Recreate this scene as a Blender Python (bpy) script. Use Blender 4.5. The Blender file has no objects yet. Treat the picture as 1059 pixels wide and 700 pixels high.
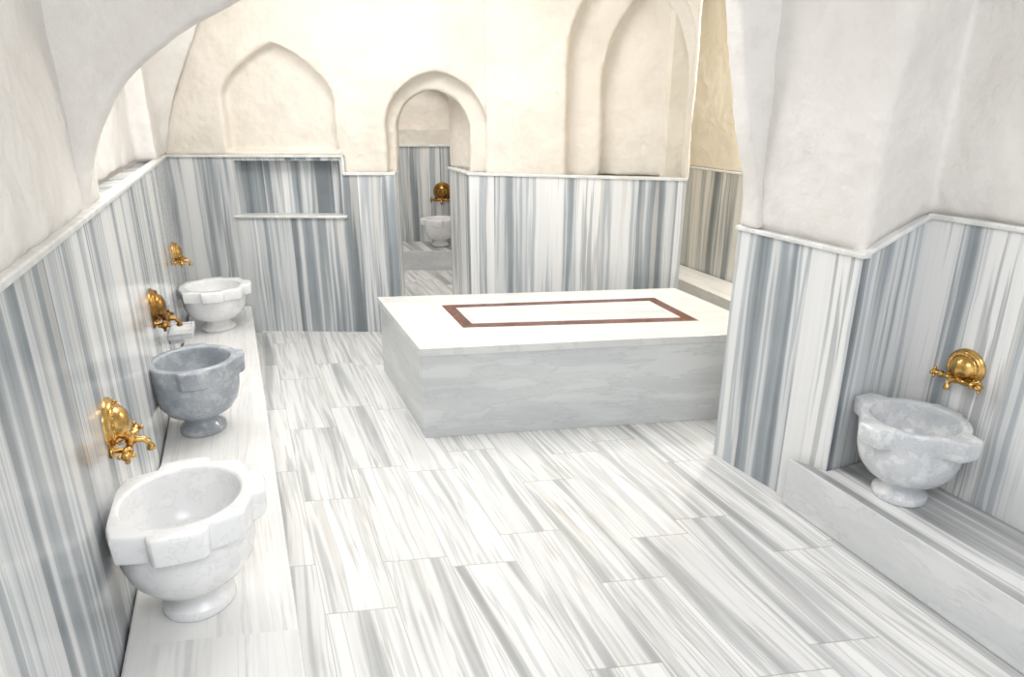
import bpy, bmesh, math, random
from mathutils import Vector, Matrix, noise as mnoise
from mathutils.geometry import tessellate_polygon
random.seed(3)
sc=bpy.context.scene
sc.view_settings.view_transform='Standard'
sc.view_settings.look='None'

# ------------------------------------------------------------------ materials
class NT:
    def __init__(s,name):
        s.m=bpy.data.materials.new(name); s.m.use_nodes=True
        s.t=s.m.node_tree; s.b=s.t.nodes['Principled BSDF']
    def n(s,ty,**k):
        x=s.t.nodes.new(ty)
        for a,b in k.items(): setattr(x,a,b)
        return x
    def l(s,a,b): s.t.links.new(a,b)
    def math(s,op,a,b=None,c=None):
        x=s.n('ShaderNodeMath',operation=op)
        for i,v in enumerate((a,b,c)):
            if v is None: continue
            if isinstance(v,(int,float)): x.inputs[i].default_value=v
            else: s.l(v,x.inputs[i])
        return x.outputs[0]
    def vec(s,a,b,c):
        x=s.n('ShaderNodeCombineXYZ')
        for i,v in enumerate((a,b,c)):
            if isinstance(v,(int,float)): x.inputs[i].default_value=v
            else: s.l(v,x.inputs[i])
        return x.outputs[0]
    def noise(s,vec,scale,detail=2,rough=.5):
        x=s.n('ShaderNodeTexNoise'); x.inputs['Scale'].default_value=scale
        x.inputs['Detail'].default_value=detail; x.inputs['Roughness'].default_value=rough
        s.l(vec,x.inputs['Vector']); return x.outputs[0]
    def white(s,vec):
        x=s.n('ShaderNodeTexWhiteNoise',noise_dimensions='3D'); s.l(vec,x.inputs['Vector']); return x.outputs['Value']
    def ramp(s,fac,stops,interp='LINEAR'):
        x=s.n('ShaderNodeValToRGB'); r=x.color_ramp; r.interpolation=interp
        while len(r.elements)<len(stops): r.elements.new(.5)
        for e,(p,c) in zip(r.elements,stops):
            e.position=p; e.color=(*c,1)
        s.l(fac,x.inputs[0]); return x.outputs[0]
    def mix(s,f,a,b,mode='MIX'):
        x=s.n('ShaderNodeMix',data_type='RGBA',blend_type=mode)
        for sock,v in ((x.inputs[0],f),(x.inputs[6],a),(x.inputs[7],b)):
            if isinstance(v,(int,float)): sock.default_value=v
            elif isinstance(v,tuple): sock.default_value=(*v,1)
            else: s.l(v,sock)
        return x.outputs[2]
    def bump(s,h,st,dist=.02):
        x=s.n('ShaderNodeBump'); x.inputs['Strength'].default_value=st; x.inputs['Distance'].default_value=dist
        s.l(h,x.inputs['Height']); s.l(x.outputs[0],s.b.inputs['Normal'])
    def xyz(s,out='Object'):
        tc=s.n('ShaderNodeTexCoord'); sp=s.n('ShaderNodeSeparateXYZ'); s.l(tc.outputs[out],sp.inputs[0])
        return tc.outputs[out],sp.outputs

def wall_marble(name,panel=.34,dark=0.0):
    N=NT(name); co,(x,y,z)=N.xyz()
    oi=N.n('ShaderNodeObjectInfo')
    x=N.math('ADD',x,y)
    xo=N.math('ADD',x,N.math('MULTIPLY',oi.outputs['Random'],7.3))
    pid=N.math('FLOOR',N.math('DIVIDE',xo,panel))
    r1=N.white(N.vec(pid,1.3,0.7)); r2=N.white(N.vec(pid,5.1,2.2))
    wv=N.noise(N.vec(N.math('MULTIPLY',x,1.2),r1,N.math('MULTIPLY',z,.7)),1.4,3)
    wx=N.math('ADD',xo,N.math('MULTIPLY',N.math('SUBTRACT',wv,.5),.055))
    sx=N.math('ADD',wx,N.math('MULTIPLY',r1,37.0))
    zz=N.math('MULTIPLY',z,.018)
    a=N.noise(N.vec(sx,zz,0.0),5.5,1.0,.5)
    b=N.noise(N.vec(sx,zz,4.0),17.0,2.0,.55)
    v=N.math('ADD',N.math('MULTIPLY',a,.70),N.math('MULTIPLY',b,.30))
    v=N.math('ADD',v,N.math('MULTIPLY',N.math('SUBTRACT',r2,.5),.17))
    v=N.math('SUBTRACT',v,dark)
    col=N.ramp(v,[(.34,(.12,.145,.165)),(.40,(.21,.245,.27)),(.44,(.30,.335,.36)),(.462,(.53,.555,.57)),(.505,(.65,.665,.67)),(.52,(.39,.425,.45)),(.55,(.47,.505,.53)),(.57,(.73,.74,.74)),(.64,(.80,.80,.79))])
    g=N.noise(N.vec(sx,zz,29.0),4.0,1.0,.5)
    gm=N.ramp(g,[(.47,(0,0,0)),(.56,(1,1,1))])
    w=N.noise(N.vec(sx,zz,9.0),36.0,2.0,.5)
    wm=N.ramp(w,[(.52,(0,0,0)),(.60,(1,1,1))])
    col=N.mix(N.math('MULTIPLY',N.math('MULTIPLY',wm,gm),.66),col,(.21,.225,.235))
    w=N.noise(N.vec(sx,zz,19.0),12.0,1.0,.5)
    wm=N.ramp(w,[(.62,(0,0,0)),(.67,(1,1,1))])
    col=N.mix(N.math('MULTIPLY',wm,.55),col,(.61,.585,.54))
    c=N.noise(co,3.0,5,.6)
    col=N.mix(N.math('MULTIPLY',c,.24),col,(.73,.74,.745))
    fr=N.math('FRACT',N.math('DIVIDE',xo,panel))
    j=N.math('LESS_THAN',fr,.008)
    col=N.mix(N.math('MULTIPLY',j,.35),col,(.3,.31,.31))
    N.l(col,N.b.inputs['Base Color']); N.b.inputs['Roughness'].default_value=.16
    N.bump(c,.05)
    return N.m

def floor_marble(name,W=.33,Ln=1.0,joints=True,shift=0.0,tone=0.0,rough=.21,fade=.34):
    N=NT(name); co,(x,y,z)=N.xyz()
    al=N.math('ADD',N.math('MULTIPLY',x,-.144),N.math('MULTIPLY',y,1.02))
    be=N.math('ADD',N.math('MULTIPLY',x,.956),N.math('MULTIPLY',y,.384))
    be=N.math('ADD',be,N.math('MULTIPLY',z,.9))
    be=N.math('ADD',be,20.0+shift)
    ci=N.math('FLOOR',N.math('DIVIDE',be,W))
    ro=N.white(N.vec(ci,3.7,1.1))
    av=N.math('ADD',N.math('DIVIDE',al,Ln),N.math('MULTIPLY',ro,1.0))
    ri=N.math('FLOOR',av)
    r1=N.white(N.vec(ci,ri,.5)); r2=N.white(N.vec(ci,ri,7.5))
    wv=N.noise(N.vec(N.math('ADD',be,N.math('MULTIPLY',r1,9.)),N.math('MULTIPLY',al,.7),r2),1.1,1)
    sx=N.math('ADD',N.math('ADD',be,N.math('MULTIPLY',r1,53.0)),N.math('MULTIPLY',N.math('SUBTRACT',wv,.5),.07))
    sx=N.math('ADD',sx,N.math('MULTIPLY',al,N.math('MULTIPLY',N.math('SUBTRACT',r2,.5),.08)))
    zz=N.math('MULTIPLY',al,.035)
    a=N.noise(N.vec(sx,zz,0.0),8.0,1.0,.5)
    b=N.noise(N.vec(sx,zz,4.0),21.0,2.0,.6)
    v=N.math('ADD',N.math('MULTIPLY',a,.68),N.math('MULTIPLY',b,.32))
    v=N.math('ADD',v,N.math('MULTIPLY',N.math('SUBTRACT',r2,.5),.05))
    v=N.math('SUBTRACT',v,tone)
    col=N.ramp(v,[(.33,(.28,.29,.295)),(.39,(.42,.43,.435)),(.425,(.50,.51,.515)),(.447,(.67,.675,.675)),(.495,(.76,.76,.755)),(.512,(.54,.55,.55)),(.535,(.61,.62,.62)),(.55,(.79,.79,.785)),(.62,(.81,.81,.80)),(.65,(.69,.695,.695)),(.68,(.83,.83,.82))])
    g=N.noise(N.vec(sx,zz,29.0),5.0,1.0,.5)
    gm=N.ramp(g,[(.46,(0,0,0)),(.56,(1,1,1))])
    w=N.noise(N.vec(sx,zz,9.0),40.0,3.0,.6)
    wm=N.ramp(w,[(.54,(0,0,0)),(.62,(1,1,1))])
    col=N.mix(N.math('MULTIPLY',N.math('MULTIPLY',wm,gm),.62),col,(.31,.305,.285))
    w=N.noise(N.vec(sx,zz,19.0),10.0,1.5,.5)
    wm=N.ramp(w,[(.61,(0,0,0)),(.66,(1,1,1))])
    col=N.mix(N.math('MULTIPLY',wm,.5),col,(.54,.525,.495))
    c=N.noise(co,3.0,5,.6)
    col=N.mix(N.math('MULTIPLY',c,fade),col,(.80,.80,.79))
    if joints:
        f1=N.math('FRACT',N.math('DIVIDE',be,W)); f2=N.math('FRACT',av)
        j=N.math('MAXIMUM',N.math('LESS_THAN',f1,.013),N.math('LESS_THAN',f2,.006))
        col=N.mix(N.math('MULTIPLY',j,.6),col,(.34,.34,.32))
    N.l(col,N.b.inputs['Base Color']); N.b.inputs['Roughness'].default_value=rough
    N.bump(c,.03)
    return N.m

def plain_marble(name,c0,c1,scale=3.0,rough=.25,stretch=(1,1,1),vein=.22):
    N=NT(name); co,(x,y,z)=N.xyz()
    v=N.vec(N.math('MULTIPLY',x,stretch[0]),N.math('MULTIPLY',y,stretch[1]),N.math('MULTIPLY',z,stretch[2]))
    a=N.noise(v,scale,7,.65)
    col=N.ramp(a,[(.32,c1),(.5,tuple((p+q)/2 for p,q in zip(c0,c1))),(.62,c0)])
    b=N.noise(v,scale*2.0,4,.6)
    vn=N.ramp(N.math('ABSOLUTE',N.math('SUBTRACT',b,.5)),[(.0,(1,1,1)),(.025,(0,0,0))])
    col=N.mix(N.math('MULTIPLY',vn,vein),col,tuple(q*.62 for q in c1))
    N.l(col,N.b.inputs['Base Color']); N.b.inputs['Roughness'].default_value=rough
    return N.m

def plaster(name,c0,c1):
    N=NT(name); co,_=N.xyz('Object')
    a=N.noise(co,1.1,7,.6)
    col=N.ramp(a,[(.38,c1),(.58,c0)])
    s_=N.noise(co,5.0,8,.7)
    sm=N.ramp(s_,[(.50,(0,0,0)),(.75,(1,1,1))])
    col=N.mix(N.math('MULTIPLY',sm,.5),col,tuple(q*.84 for q in c1))
    N.l(col,N.b.inputs['Base Color']); N.b.inputs['Roughness'].default_value=.62
    h=N.math('ADD',N.noise(co,2.5,3,.5),N.math('MULTIPLY',N.noise(co,11.0,6,.6),.22)); N.bump(h,.6,.09)
    return N.m

def metal(name,c,rough):
    N=NT(name); co,_=N.xyz()
    a=N.noise(co,22,4,.6)
    col=N.ramp(a,[(.35,tuple(q*.55 for q in c)),(.6,c)])
    N.l(col,N.b.inputs['Base Color']); N.b.inputs['Metallic'].default_value=1; N.b.inputs['Roughness'].default_value=rough
    return N.m

M_wall=wall_marble('striped_wall_marble')
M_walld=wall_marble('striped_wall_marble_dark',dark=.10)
M_floor=floor_marble('striped_floor_marble')
M_bench=floor_marble('bench_marble_white',W=3.0,Ln=1.4,joints=False,tone=-.13,fade=1.3)
M_benchg=floor_marble('bench_marble_grey',W=3.0,Ln=3,joints=False,tone=.075,fade=.15)
M_riser=plain_marble('bench_riser_marble',(.72,.73,.73),(.56,.58,.59),2.0,.22,(.6,.6,2))
M_trim=plain_marble('trim_marble',(.80,.80,.78),(.62,.63,.62),8)
M_white=plain_marble('basin_marble_white',(.88,.88,.88),(.79,.80,.81),5,.18,vein=.22)
M_grey=plain_marble('basin_marble_grey',(.48,.51,.54),(.25,.28,.32),7,.18,vein=.3)
M_mid=plain_marble('basin_marble_pale',(.76,.77,.78),(.47,.50,.53),6,.18,vein=.3)
M_body=plain_marble('platform_body_marble',(.68,.70,.70),(.53,.555,.565),1.6,.22,(.6,.6,3.5))
M_top=plain_marble('platform_top_marble',(.75,.75,.74),(.62,.625,.62),2.2,.2,(.5,2,1))
M_topin=plain_marble('platform_centre_marble',(.76,.76,.755),(.54,.55,.55),3,.18,(.35,4,1))
M_red=plain_marble('red_porphyry_inlay',(.19,.07,.045),(.085,.032,.022),20,.25)
M_pl=plaster('plaster_cream',(.775,.725,.65),(.71,.655,.575))
M_plw=plaster('plaster_white',(.775,.755,.73),(.71,.685,.655))
M_ply=plaster('plaster_yellow_lit',(.83,.785,.695),(.79,.735,.63))  # alcove plaster with its yellow lighting painted into the colour
M_brass=metal('polished_brass',(.72,.45,.15),.22)
M_bronze=metal('aged_brass',(.38,.21,.06),.28)

# ------------------------------------------------------------------ mesh helpers
def finish(name,bm,mat,bevel=0,smooth=False,seg=2):
    me=bpy.data.meshes.new(name)
    bmesh.ops.recalc_face_normals(bm,faces=bm.faces)
    bm.to_mesh(me); bm.free()
    o=bpy.data.objects.new(name,me); sc.collection.objects.link(o)
    if not isinstance(mat,(list,tuple)): mat=[mat]
    for m in mat: me.materials.append(m)
    if smooth:
        for p in me.polygons: p.use_smooth=True
    if bevel:
        b=o.modifiers.new('bevel','BEVEL'); b.width=bevel; b.segments=seg; b.limit_method='ANGLE'; b.angle_limit=math.radians(35)
    return o

def slab_bm(loops,y0,y1,dissolve=True):
    bm=bmesh.new()
    pl=[[Vector((a,b,0)) for a,b in lp] for lp in loops]
    tris=tessellate_polygon(pl)
    flat=[v for l in pl for v in l]
    A=[bm.verts.new((v.x,y0,v.y)) for v in flat]; B=[bm.verts.new((v.x,y1,v.y)) for v in flat]
    for t in tris:
        try:
            bm.faces.new([A[i] for i in t]); bm.faces.new([B[i] for i in reversed(t)])
        except ValueError: pass
    k=0
    for l in pl:
        n=len(l)
        for i in range(n):
            j=(i+1)%n
            try: bm.faces.new([A[k+i],A[k+j],B[k+j],B[k+i]])
            except ValueError: pass
        k+=n
    if dissolve: bmesh.ops.dissolve_limit(bm,angle_limit=.002,verts=bm.verts,edges=bm.edges)
    return bm
def frame(P0,P1):
    d=Vector((P1[0]-P0[0],P1[1]-P0[1])).normalized()
    return Matrix(((d.x,-d.y,0,P0[0]),(d.y,d.x,0,P0[1]),(0,0,1,0),(0,0,0,1)))
def place(o,P0,P1): o.matrix_world=frame(P0,P1)
def dist(a,b): return math.hypot(a[0]-b[0],a[1]-b[1])
def slab(name,P0,P1,loops,y0,y1,mat,bevel=0):
    o=finish(name,slab_bm(loops,y0,y1),mat,bevel,seg=3); place(o,P0,P1); return o
clouds=bpy.data.textures.new('plaster_lumps','CLOUDS'); clouds.noise_scale=.45; clouds.noise_depth=3
def union(name,parts,mat,vox=.022,smooth=7,lump=.035,extra=None):
    """hand-finished plaster: overlapping slabs fused, edges worn round, surface lumpy"""
    bm=bmesh.new()
    for P0,P1,loops,y0,y1 in parts:
        b=slab_bm(loops,y0,y1,False); bmesh.ops.recalc_face_normals(b,faces=b.faces); b.transform(frame(P0,P1))
        me=bpy.data.meshes.new('tmp'); b.to_mesh(me); b.free(); bm.from_mesh(me); bpy.data.meshes.remove(me)
    if extra: extra(bm)
    o=finish(name,bm,mat,0,True)
    r=o.modifiers.new('remesh','REMESH'); r.mode='VOXEL'; r.voxel_size=vox; r.use_smooth_shade=True
    s=o.modifiers.new('soften','SMOOTH'); s.factor=.6; s.iterations=smooth
    d=o.modifiers.new('lumps','DISPLACE'); d.texture=clouds; d.strength=lump; d.mid_level=.5; d.texture_coords='GLOBAL'
    return o
def wains(name,P0,P1,zt0,zt1=None,z0=0.,holes=(),th=.18,mat=None):
    zt1=zt0 if zt1 is None else zt1; L=dist(P0,P1)
    return slab(name,P0,P1,[[(0,z0),(L,z0),(L,zt1),(0,zt0)]]+list(holes),0,th,mat or M_wall)
def trim(name,P0,P1,z0,z1=None,ext=0.0,h=.028,out=.018):
    z1=z0 if z1 is None else z1; L=dist(P0,P1)
    return slab(name,P0,P1,[[(-ext,z0),(L+ext,z1),(L+ext,z1+h),(-ext,z0+h)]],-out,.05,M_trim,.008)
def upper(name,P0,P1,zt0,zt1=None,holes=(),mat=None,ztop=4.0,y0=.012,th=.2,bevel=.02):
    zt1=zt0 if zt1 is None else zt1; L=dist(P0,P1)
    return slab(name,P0,P1,[[(0,zt0),(L,zt1),(L,ztop),(0,ztop)]]+list(holes),y0,th,mat or M_pl,bevel)
def arch(x0,x1,zb,zs,zt,point=.0,n=24):
    pts=[(x0,zb)]; cx=(x0+x1)/2; r=(x1-x0)/2
    for i in range(n+1):
        t=math.pi*(1-i/n)
        c=math.cos(t); s_=math.sin(t)
        h=s_
        if point: h=(1-point)*s_+point*(1-abs(c))**.9
        pts.append((cx+r*c, zs+(zt-zs)*h))
    pts.append((x1,zb)); return pts
def prism(name,poly,z0,z1,mat,bevel=.006,side=None):
    bm=bmesh.new()
    A=[bm.verts.new((x,y,z0)) for x,y in poly]; B=[bm.verts.new((x,y,z1)) for x,y in poly]
    bm.faces.new(A); bm.faces.new(B); n=len(poly)
    for i in range(n):
        f=bm.faces.new([A[i],A[(i+1)%n],B[(i+1)%n],B[i]])
        if side: f.material_index=1
    return finish(name,bm,[mat,side] if side else mat,bevel)
def catmull(P,n=5):
    out=[]
    for i in range(len(P)-1):
        p0=Vector(P[max(0,i-1)]);p1=Vector(P[i]);p2=Vector(P[i+1]);p3=Vector(P[min(len(P)-1,i+2)])
        for k in range(n):
            t=k/n
            out.append(tuple(.5*((2*p1)+(p2-p0)*t+(2*p0-5*p1+4*p2-p3)*t*t+(3*p1-p0-3*p2+p3)*t**3)))
    out.append(tuple(P[-1])); return out

def fillet_path(P,r,n=8):
    out=[Vector(P[0])]
    for k in range(1,len(P)-1):
        p=Vector(P[k]); a=(Vector(P[k-1])-p); b=(Vector(P[k+1])-p)
        rr=min(r,a.length*.45,b.length*.45)
        s=p+a.normalized()*rr; e2=p+b.normalized()*rr
        for i in range(n+1):
            t=i/n; out.append((1-t)**2*s+2*t*(1-t)*p+t*t*e2)
    out.append(Vector(P[-1])); return out
def swept_upper(name,P,zts,mat,r=.09,lean=.10,ztop=4.0,th=.2,lump=.012):
    path=fillet_path(P,r)
    dense=[]
    for a,b in zip(path,path[1:]):
        m=max(1,int((b-a).length/.05))
        for i in range(m): dense.append(a.lerp(b,i/m))
    dense.append(path[-1])
    cum=[0]
    for a,b in zip(dense,dense[1:]): cum.append(cum[-1]+(b-a).length)
    keyc=[0]
    for p in P[1:-1]:
        i=min(range(len(dense)),key=lambda k:(dense[k]-Vector(p)).length); keyc.append(cum[i])
    keyc.append(cum[-1])
    def zt(c):
        for i in range(len(keyc)-1):
            if c<=keyc[i+1]+1e-6:
                t=(c-keyc[i])/max(1e-6,keyc[i+1]-keyc[i]); return zts[i]*(1-t)+zts[i+1]*t
        return zts[-1]
    bm=bmesh.new(); nz=50; F=[];Bk=[]
    for i,p in enumerate(dense):
        t=(dense[min(i+1,len(dense)-1)]-dense[max(i-1,0)]).normalized(); nr=Vector((t.y,-t.x))
        z0=zt(cum[i]); fr=[];bk=[]
        for k in range(nz+1):
            q=k/nz; z=z0+(ztop-z0)*q
            edge=.018*math.exp(-(z-z0)/.03)
            o_=-edge+lean*max(0,(z-z0))**2/ (1.4**2)
            o_+=lump*(mnoise.noise(Vector((p.x*2.0,p.y*2.0,z*2.0)))+.6*mnoise.noise(Vector((p.x*5.0,p.y*5.0,z*5.0))))
            w=p+nr*o_
            fr.append(bm.verts.new((w.x,w.y,z)))
            w2=p-nr*th; bk.append(bm.verts.new((w2.x,w2.y,z)))
        F.append(fr);Bk.append(bk)
    for i in range(len(F)-1):
        for k in range(nz):
            bm.faces.new([F[i][k],F[i+1][k],F[i+1][k+1],F[i][k+1]])
            bm.faces.new([Bk[i][k],Bk[i][k+1],Bk[i+1][k+1],Bk[i+1][k]])
        bm.faces.new([F[i][0],Bk[i][0],Bk[i+1][0],F[i+1][0]])
    for e_ in (0,-1):
        for k in range(nz): bm.faces.new([F[e_][k],F[e_][k+1],Bk[e_][k+1],Bk[e_][k]])
    return finish(name,bm,mat,0,True)

# ------------------------------------------------------------------ floor / ceiling
prism('floor',[(-6,-2),(5,-2),(5,12),(-6,12)],-.1,0,M_floor,0)
prism('ceiling',[(-6,-2),(5,-2),(5,12),(-6,12)],4.0,4.1,M_plw,0)

# ------------------------------------------------------------------ left wall
def LW(y): return (-.66-.402*y,y)
WL0,WL1=LW(-.6),LW(6.62)
LL=dist(WL0,WL1)
wains('wall_left',WL0,WL1,1.75)
trim('trim_left',WL0,WL1,1.75)
def sL(y): return (y+.6)*math.hypot(1,.402)
a_=arch(sL(3.35),sL(5.9),1.765,2.5,3.5,.3)
upo=[(0,1.765)]+a_+[(LL,1.765),(LL,4),(0,4)]
def squinch(bm):
    nz=26; nt=14; rows=[]
    dl=Vector((-.373,.928)); c=Vector(LW(6.575))
    for k in range(nz+1):
        q=k/nz; z=1.80+2.2*q
        w=.03+.66*(q/.62)**1.25
        wl=w*1.1
        P=c-dl*wl; Q=c+Vector((w,-.01)); row=[]
        for i in range(nt+1):
            t=i/nt
            m=c.lerp((P+Q)/2,.5)
            p=(1-t)**2*P+2*t*(1-t)*m+t*t*Q
            row.append(bm.verts.new((p.x,p.y,z)))
        cc=c+Vector((-.06,.08)); row.append(bm.verts.new((cc.x,cc.y,z)))
        rows.append(row)
    n=nt+2
    for a,b in zip(rows,rows[1:]):
        for i in range(n): bm.faces.new([a[i],a[(i+1)%n],b[(i+1)%n],b[i]])
    bm.faces.new(rows[0]); bm.faces.new(rows[-1])
union('wall_left_upper',[(WL0,WL1,[upo],.012,.2),
    (WL0,WL1,[[(sL(3.2),1.77),(sL(6.1),1.77),(sL(6.1),3.7),(sL(3.2),3.7)]],.17,.27)],M_plw,.024,8,.04,squinch)

# ------------------------------------------------------------------ back wall
A0=(-3.34,6.60); A1=(-1.12,6.56); LA=dist(A0,A1)
xs=1.73
slab('wall_back',A0,A1,[[(0,0),(LA,0),(LA,1.585),(xs,1.585),(xs,1.75),(0,1.75)],
     [(.68,1.20),(1.69,1.20),(1.69,1.72),(.68,1.72)]],0,.2,M_wall)
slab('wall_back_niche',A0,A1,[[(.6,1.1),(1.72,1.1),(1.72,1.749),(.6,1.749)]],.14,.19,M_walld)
slab('trim_niche_sill',A0,A1,[[(.62,1.175),(1.73,1.175),(1.73,1.203),(.62,1.203)]],-.03,.13,M_trim,.008)
slab('trim_back_a',A0,A1,[[(0,1.75),(xs+.01,1.75),(xs+.01,1.775),(0,1.775)]],-.022,.2,M_trim,.005)
slab('trim_back_b',A0,A1,[[(xs-.01,1.585),(LA,1.585),(LA,1.612),(xs-.01,1.612)]],-.022,.2,M_trim,.005)
slab('trim_back_c',A0,A1,[[(xs-.015,1.60),(xs+.01,1.60),(xs+.01,1.775),(xs-.015,1.775)]],-.022,.1,M_trim,.003)
B0=(-.41,6.54); B1=(1.54,6.02)
UE=(-.22,6.545)
LU=dist(A0,UE)
XS=xs+.0
dr=arch(LA-.07,LU-.02,1.60,2.02,2.51,.12)
inn=arch(LA+.0,LU-.19,1.59,1.98,2.36,.1)
LB=dist(B0,B1); LB0=.17
union('wall_back_upper',[
  (A0,UE,[[(0,1.765),(XS+.05,1.765),(XS+.05,4),(0,4)],arch(.63,1.68,1.80,2.28,2.75,.45)],.0,.16),
  (A0,UE,[[(XS,1.60)]+dr+[(LU+.06,1.60),(LU+.06,4),(XS,4)]],.0,.16),
  (A0,UE,[[(.5,1.77),(1.78,1.77),(1.78,2.9),(.5,2.9)]],.13,.2),
  (A0,UE,[[(LA-.3,1.60)]+inn+[(LU+.1,1.60),(LU+.1,2.7),(LA-.3,2.7)]],.13,.3),
  (B0,B1,[[(LB0,1.60),(.93,1.60)]+arch(.93,LB-.02,1.60,2.7,3.5,.5)[1:-1]+[(LB-.02,1.60),(LB+.01,1.60),(LB+.01,4),(LB0,4)]],.0,.14),
  (B0,B1,[[(LB0+.3,1.6),(1.22,1.6)]+arch(1.22,LB-.045,1.6,2.4,3.2,.4)[1:-1]+[(LB-.045,1.6),(LB,1.6),(LB-.0,4),(LB0+.3,4)]],.12,.26),
  (B0,B1,[[(LB0+.3,1.6),(LB-.0,1.6),(LB-.0,4),(LB0+.3,4)]],.24,.32)],M_pl,.02,6,.045)
J1=(-.66,7.18)
wains('wall_door_jamb_right',J1,(-.412,6.56),1.585,th=.12)
trim('trim_door_jamb',J1,(-.412,6.56),1.585)
wains('wall_door_jamb_left',A1,(-1.37,7.18),1.585,th=.12)
upper('wall_door_jamb_upper',J1,(-.40,6.86),1.615,ztop=2.7,th=.12)
upper('wall_door_jamb_upper_left',(-1.2,6.9),(-1.37,7.18),1.615,ztop=2.7,th=.12)
wains('wall_back_right',B0,B1,1.585,1.585)
trim('trim_back_right',B0,B1,1.585,ext=.01)

# ------------------------------------------------------------------ room beyond the doorway
F0=(-4.5,10.05); F1=(.6,10.05)
wains('wall_far',F0,F1,1.66); trim('trim_far',F0,F1,1.66)
upper('wall_far_upper',F0,F1,1.69,holes=[arch(2.55,3.62,1.9,2.25,2.62,.3)])
slab('wall_far_niche',F0,F1,[[(2.4,1.7),(3.8,1.7),(3.8,2.8),(2.4,2.8)]],.2,.25,M_pl)
prism('marble_bench.002',[(-4.4,9.35),(.1,9.35),(.1,10.045),(-4.4,10.045)],0,.28,M_benchg,side=M_riser)
wains('wall_far_right',(.6,10.05),(.0,7.3),4.0,mat=M_pl)
wains('wall_far_left',(-4.2,6.8),(-4.5,10.05),4.0,mat=M_pl)

# ------------------------------------------------------------------ alcove at right rear
C0=(1.86,9.35); C1=(3.36,5.45)
wains('wall_alcove',C0,C1,1.49); trim('trim_alcove',C0,C1,1.49)
upper('wall_alcove_upper',C0,C1,1.52,mat=M_ply)
wains('wall_alcove_back',(1.0,9.2),(1.86,9.35),4.0,mat=M_ply)
wains('wall_alcove_left',(1.56,6.25),(1.0,9.2),4.0,mat=M_ply)
wains('wall_alcove_right',(3.36,5.45),(2.3,4.5),4.0,mat=M_ply)
prism('marble_bench.003',[(1.50,9.2),(1.855,9.3),(3.355,5.45),(2.75,5.35)],0,.28,M_bench,side=M_riser)

# ------------------------------------------------------------------ pier and right wall
R0=(1.353,3.98); R1=(1.74,3.25); R2=(2.13,3.42); R3=(3.29,.52)
wains('wall_pier',R0,R1,1.51,1.49)
wains('wall_pier_return',R1,R2,1.49,1.665)
wains('wall_right',R2,R3,1.665)
trim('trim_pier',R0,R1,1.51,1.49,ext=.012); trim('trim_pier_return',R1,R2,1.49,1.665,ext=.012); trim('trim_right',R2,R3,1.665)
swept_upper('wall_right_upper',[R0,R1,R2,R3],[1.535,1.515,1.69,1.69],M_plw,r=.05,lean=.05,lump=.022)
prism('wall_pier_core',[(1.54,4.03),(1.86,3.50),(2.28,3.66),(2.45,4.45),(2.25,4.60),(1.80,4.42)],0,4.0,M_plw,0)  # unseen block filling the pier, added to stop alcove light slipping past

# transverse arch
T0=(-1.88-.0,3.03); T1=(1.353,3.98)
prof=[(0,1.60),(0,1.78),(.05,1.98),(.112,2.12),(.21,2.27),(.346,2.40),(.53,2.53),(.73,2.644),(1.1,2.84),(1.5,3.02),(1.75,3.12),(2.1,3.14),(2.5,3.12),(2.8,3.05),(3.0,2.95),(3.10,2.80),(3.15,2.60),(3.19,2.38),(3.25,2.12),(3.31,1.93),(3.355,1.75),(3.367,1.64),(3.367,1.53)]
poly=[(-.3,1.60)]+catmull(prof)+[(3.47,1.53),(3.47,4.0),(-.3,4.0)]
union('wall_arch_transverse',[(T0,T1,[poly],-.16,.0)],M_plw,.02,7,.03)

# ------------------------------------------------------------------ benches
def LB_(y): return (-.81-.41*(y-2.04),y)
e=.004
prism('marble_bench',[(LW(-.6)[0]+e,-.6),LB_(-.6),LB_(6.57),(LW(6.57)[0]+e*2,6.57)],0,.28,M_bench,.012,side=M_riser)
prism('marble_bench.001',[(1.585,3.395),(1.74-.003,3.245),(2.128,3.412),(3.28,.55),(2.73,.53)],0,.305,M_benchg,.012,side=M_riser)

# ------------------------------------------------------------------ platform
FL,FR,BR,BL=(-.62,4.20),(1.93,4.56),(1.46,5.80),(-1.15,5.50)
def quad_lerp(u,v):
    a=Vector(FL).lerp(Vector(FR),u); b=Vector(BL).lerp(Vector(BR),u); return tuple(a.lerp(b,v))
bm=bmesh.new()
def addprism(bm,poly,z0,z1,mi):
    A=[bm.verts.new((x,y,z0)) for x,y in poly]; B=[bm.verts.new((x,y,z1)) for x,y in poly]
    n=len(poly); fs=[bm.faces.new(A),bm.faces.new(B)]
    for i in range(n): fs.append(bm.faces.new([A[i],A[(i+1)%n],B[(i+1)%n],B[i]]))
    for f in fs: f.material_index=mi
i_=.005
addprism(bm,[quad_lerp(i_,i_*1.5),quad_lerp(1-i_,i_*1.5),quad_lerp(1-i_,1-i_*1.5),quad_lerp(i_,1-i_*1.5)],0,.615,0)
addprism(bm,[FL,FR,BR,BL],.615,.67,1)
I=[(-.575,5.24),(1.21,5.47),(1.42,4.83),(-.36,4.66)]
def off(P,d):
    n=len(P); res=[]
    for k in range(n):
        p0,p1,p2=Vector(P[k-1]),Vector(P[k]),Vector(P[(k+1)%n])
        a=(p0-p1).normalized(); b=(p2-p1).normalized()
        s_=abs(a.x*b.y-a.y*b.x)
        res.append(tuple(p1+(a+b)*d/s_))
    return res
def ring(bm,P,d,z0,z1,mi):
    Q=off(P,d)
    for k in range(4):
        j=(k+1)%4
        addprism(bm,[P[k],P[j],Q[j],Q[k]],z0,z1,mi)
    return Q
Q=ring(bm,I,.088,.668,.673,2)
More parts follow.
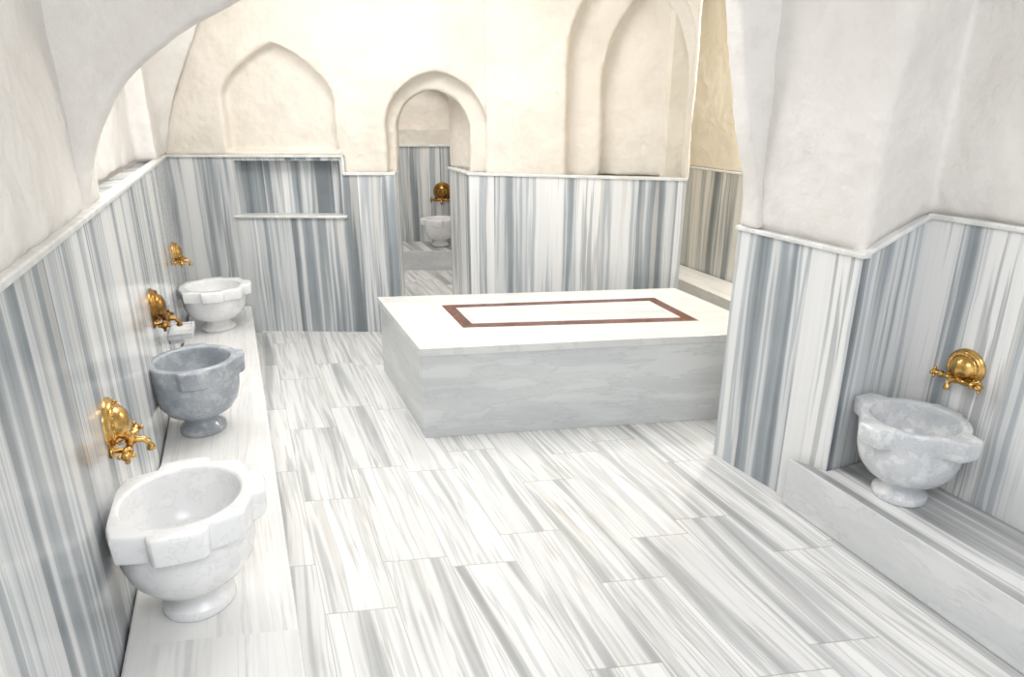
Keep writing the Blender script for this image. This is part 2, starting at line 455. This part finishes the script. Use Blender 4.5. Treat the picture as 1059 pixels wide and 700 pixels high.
Qa=ring(bm,off(Q,.001),.016,.668,.6735,1)
Qb=ring(bm,off(Qa,.001),.008,.668,.673,0)
addprism(bm,off(Qb,.001),.668,.6735,3)
plat=finish('marble_massage_platform',bm,[M_body,M_top,M_red,M_topin],.004)

# ------------------------------------------------------------------ basins
def basin(name,x,y,z,ang,mat,sc_=1.0,lug=.055,sq=0.0,lw=.26,sz=1.0,clamp=None):
    pr=[(0,0,0),(.132,.0,0),(.138,.012,0),(.135,.035,0),(.110,.055,0),(.098,.075,0),(.100,.092,0),(.135,.108,0),(.188,.14,0),(.226,.19,0),(.245,.25,0),(.251,.31,0),
        (.251,.335,.0),(.253,.345,.8),(.256,.355,1),(.260,.43,1),(.257,.442,1),(.250,.447,1),(.222,.447,0),(.212,.440,0),(.207,.41,0),(.197,.34,0),(.165,.275,0),(.11,.235,0),(.03,.22,0),(0,.219,0)]
    n=96; bm=bmesh.new(); rows=[]
    for r,h,w in pr:
        if r==0: rows.append([bm.verts.new((0,0,h))]); continue
        row=[]
        for i in range(n):
            t=2*math.pi*i/n
            d=abs(((t+math.pi/4)%(math.pi/2))-math.pi/4)
            k=max(0,min(1,(lw+.05-d)/.10)); k=k*k*(3-2*k)
            rr=r+w*lug*k/ max(.8,math.cos(d))
            if w and sq: 
                m=1/max(abs(math.cos(t)),abs(math.sin(t)))
                rr=r*(1+sq*(m-1))+w*lug*k
            X,Y=rr*math.cos(t),rr*math.sin(t)
            if clamp:
                if clamp>0: Y=min(Y,clamp/sc_)
                else: Y=max(Y,clamp/sc_)
            row.append(bm.verts.new((X,Y,h*sz)))
        rows.append(row)
    for a,b in zip(rows,rows[1:]):
        if len(a)==1: 
            for i in range(n): bm.faces.new([a[0],b[i],b[(i+1)%n]])
        elif len(b)==1:
            for i in range(n): bm.faces.new([a[i],b[0],a[(i+1)%n]])
        else:
            for i in range(n): bm.faces.new([a[i],b[i],b[(i+1)%n],a[(i+1)%n]])
    o=finish(name,bm,mat,.004,True)
    o.location=(x,y,z); o.rotation_euler=(0,0,ang); o.scale=(sc_,)*3
    return o
wa=math.atan2(.928,-.373)
basin('marble_basin',-1.285,2.25,.281,wa,M_white,1.01,.045,.45,.34,1.10,clamp=.24)
basin('marble_basin.001',-1.945,3.80,.281,wa,M_grey,.99,.035,0,.26,1.08,clamp=.235)
basin('marble_basin.002',-2.70,5.84,.281,wa,M_white,1.06,.05,.5,.3,.86,clamp=.275)
basin('marble_basin.003',2.0,3.0,.306,wa,M_mid,.94,.07,0,.26,1.06,clamp=-.25)
basin('marble_basin.004',-1.05,9.72,.281,0,M_white,.9,.05)

# wall soap shelf
bm=bmesh.new()
def box(bm,x0,x1,y0,y1,z0,z1):
    addprism(bm,[(x0,y0),(x1,y0),(x1,y1),(x0,y1)],z0,z1,0)
box(bm,-.15,.15,-.17,-.002,0,.03)
for q in ((-.15,.15,-.17,-.155),(-.15,-.135,-.155,-.002),(.135,.15,-.155,-.002)): box(bm,q[0],q[1],q[2],q[3],.0301,.045)
box(bm,-.05,.05,-.10,-.002,-.06,-.0001)
o=finish('marble_soap_shelf',bm,M_mid,.004); pw=LW(4.70); place(o,pw,LW(5.5)); o.location.z=.60

# ------------------------------------------------------------------ taps
def tube(bm,pts,rad,n=16):
    rows=[]
    for i,p in enumerate(pts):
        p=Vector(p); a=Vector(pts[max(0,i-1)]); b=Vector(pts[min(len(pts)-1,i+1)])
        t=(b-a).normalized(); up=Vector((0,0,1)) if abs(t.z)<.9 else Vector((1,0,0))
        u=t.cross(up).normalized(); v=t.cross(u)
        r=rad[i] if isinstance(rad,(list,tuple)) else rad
        rows.append([bm.verts.new(p+(u*math.cos(k*2*math.pi/n)+v*math.sin(k*2*math.pi/n))*r) for k in range(n)])
    for a,b in zip(rows,rows[1:]):
        for k in range(n): bm.faces.new([a[k],a[(k+1)%n],b[(k+1)%n],b[k]])
    bm.faces.new(rows[0]); bm.faces.new(rows[-1])
def ball(bm,c,r):
    bmesh.ops.create_uvsphere(bm,u_segments=18,v_segments=12,radius=r,matrix=Matrix.Translation(c))
def tap(name,P,ang,z,mat,s=1.0,zb=-.075,lift=.02):
    """local: -y is out of the wall, x along wall"""
    bm=bmesh.new()
    pr=[(.0,-.078),(.016,-.077),(.034,-.073),(.052,-.065),(.066,-.052),(.074,-.038),(.077,-.028),(.082,-.026),(.088,-.030),(.095,-.029),(.100,-.022),(.103,-.012),(.109,-.009),(.111,.0)]
    n=72; rows=[]
    for r,yy in pr:
        if r==0: rows.append([bm.verts.new((0,yy,lift))]); continue
        rows.append([bm.verts.new((r*math.cos(2*math.pi*k/n),yy,lift+r*math.sin(2*math.pi*k/n))) for k in range(n)])
    for a,b in zip(rows,rows[1:]):
        for k in range(n):
            if len(a)==1: bm.faces.new([a[0],b[k],b[(k+1)%n]])
            else: bm.faces.new([a[k],b[k],b[(k+1)%n],a[(k+1)%n]])
    for k in range(22):
        t=2*math.pi*k/22; ball(bm,(.0915*math.cos(t),-.031,lift+.0915*math.sin(t)),.005)
    yb=-.065
    tube(bm,[(-.105,yb,zb),(-.102,yb,zb),(-.088,yb,zb),(-.083,yb,zb),(-.03,yb,zb),(0,yb,zb),(.03,yb,zb),(.083,yb,zb),(.088,yb,zb),(.102,yb,zb),(.105,yb,zb)],[.014,.021,.021,.015,.015,.025,.015,.015,.021,.021,.014])
    for sx in (-1,1):
        tube(bm,[(sx*.075,0,zb),(sx*.075,-.012,zb),(sx*.075,-.016,zb),(sx*.075,yb,zb)],[.026,.024,.012,.012])
        cxp=sx*.130
        tube(bm,[(sx*.10,yb,zb),(cxp-sx*.010,yb,zb),(cxp,yb,zb),(cxp+sx*.014,yb,zb),(cxp+sx*.020,yb,zb)],[.009,.010,.020,.018,.006])
        for dy,dz in ((1,0),(-1,0),(0,1),(0,-1)):
            ball(bm,(cxp+sx*.005,yb+dy*.025,zb+dz*.025),.0105)
    tube(bm,[(0,-.03,lift*.2),(0,yb+.005,zb)],[.018,.015])
    sp=[(0,-.06,zb),(0,-.090,zb+.006),(0,-.112,zb+.004),(0,-.128,zb-.010),(0,-.134,zb-.028),(0,-.134,zb-.034),(0,-.134,zb-.046)]
    tube(bm,sp,[.018,.014,.013,.013,.014,.018,.018])
    o=finish(name,bm,mat,0,True)
    o.location=(P[0],P[1],z); o.rotation_euler=(0,0,ang); o.scale=(s,)*3
    return o
aL=math.atan2(1,-.402); aR=math.atan2(-1,.4)
tap('brass_wall_tap',LW(2.47),aL,.955,M_brass,1.0)
tap('brass_wall_tap.001',LW(4.14),aL,.965,M_bronze,1.05)
tap('brass_wall_tap.002',LW(5.92),aL,.95,M_brass,.90)
tap('brass_wall_tap.003',(2.260,3.09),aR,.96,M_brass,.86,zb=-.045)
tap('brass_wall_tap.004',(-1.03,10.05),0,1.0,M_bronze,1.2)

# ------------------------------------------------------------------ lights
def area(name,loc,size,e_,col=(1,1,1),rot=(0,0,0),sy=None):
    l=bpy.data.lights.new(name,'AREA'); l.energy=e_; l.color=col; l.size=size
    if sy: l.shape='RECTANGLE'; l.size_y=sy
    o=bpy.data.objects.new(name,l); o.location=loc; o.rotation_euler=rot; sc.collection.objects.link(o); return o
area('fill_main',(-.8,4.6,3.9),1.5,68,(1,.99,.97))  # added fill lamp below the closed ceiling, no opening above it
area('fill_near',(.7,.2,3.9),2.2,115,(.985,.99,1),rot=(math.radians(20),0,0))  # added fill over the near area, tilted to brighten walls facing the camera
area('fill_far_room',(-1.6,8.6,3.9),1.5,64,(1,.99,.97))  # unseen fill lamp added so the room beyond the doorway is lit
area('fill_alcove',(2.72,6.3,3.9),.45,90,(1,.97,.91))  # added warm lamp brightening the alcove; the ceiling has no opening here
nd=Vector((.928,.373,-.75)).normalized()
nw=area('niche_window_light',(-2.50,4.55,3.3),1.3,30,(1,.99,.97),sy=.6)
nw.rotation_euler=nd.to_track_quat('-Z','Y').to_euler()
w=bpy.data.worlds.new('world'); sc.world=w; w.use_nodes=True
w.node_tree.nodes['Background'].inputs[0].default_value=(.97,.98,1,1)
w.node_tree.nodes['Background'].inputs[1].default_value=1.25

# ------------------------------------------------------------------ camera
cam=bpy.data.cameras.new('camera'); cam.sensor_width=36; cam.lens=690/1059*36; cam.clip_start=.05
co=bpy.data.objects.new('camera',cam); co.location=(0,0,2.2); co.rotation_euler=(math.pi/2-math.atan(239/690),0,0)
sc.collection.objects.link(co); sc.camera=co
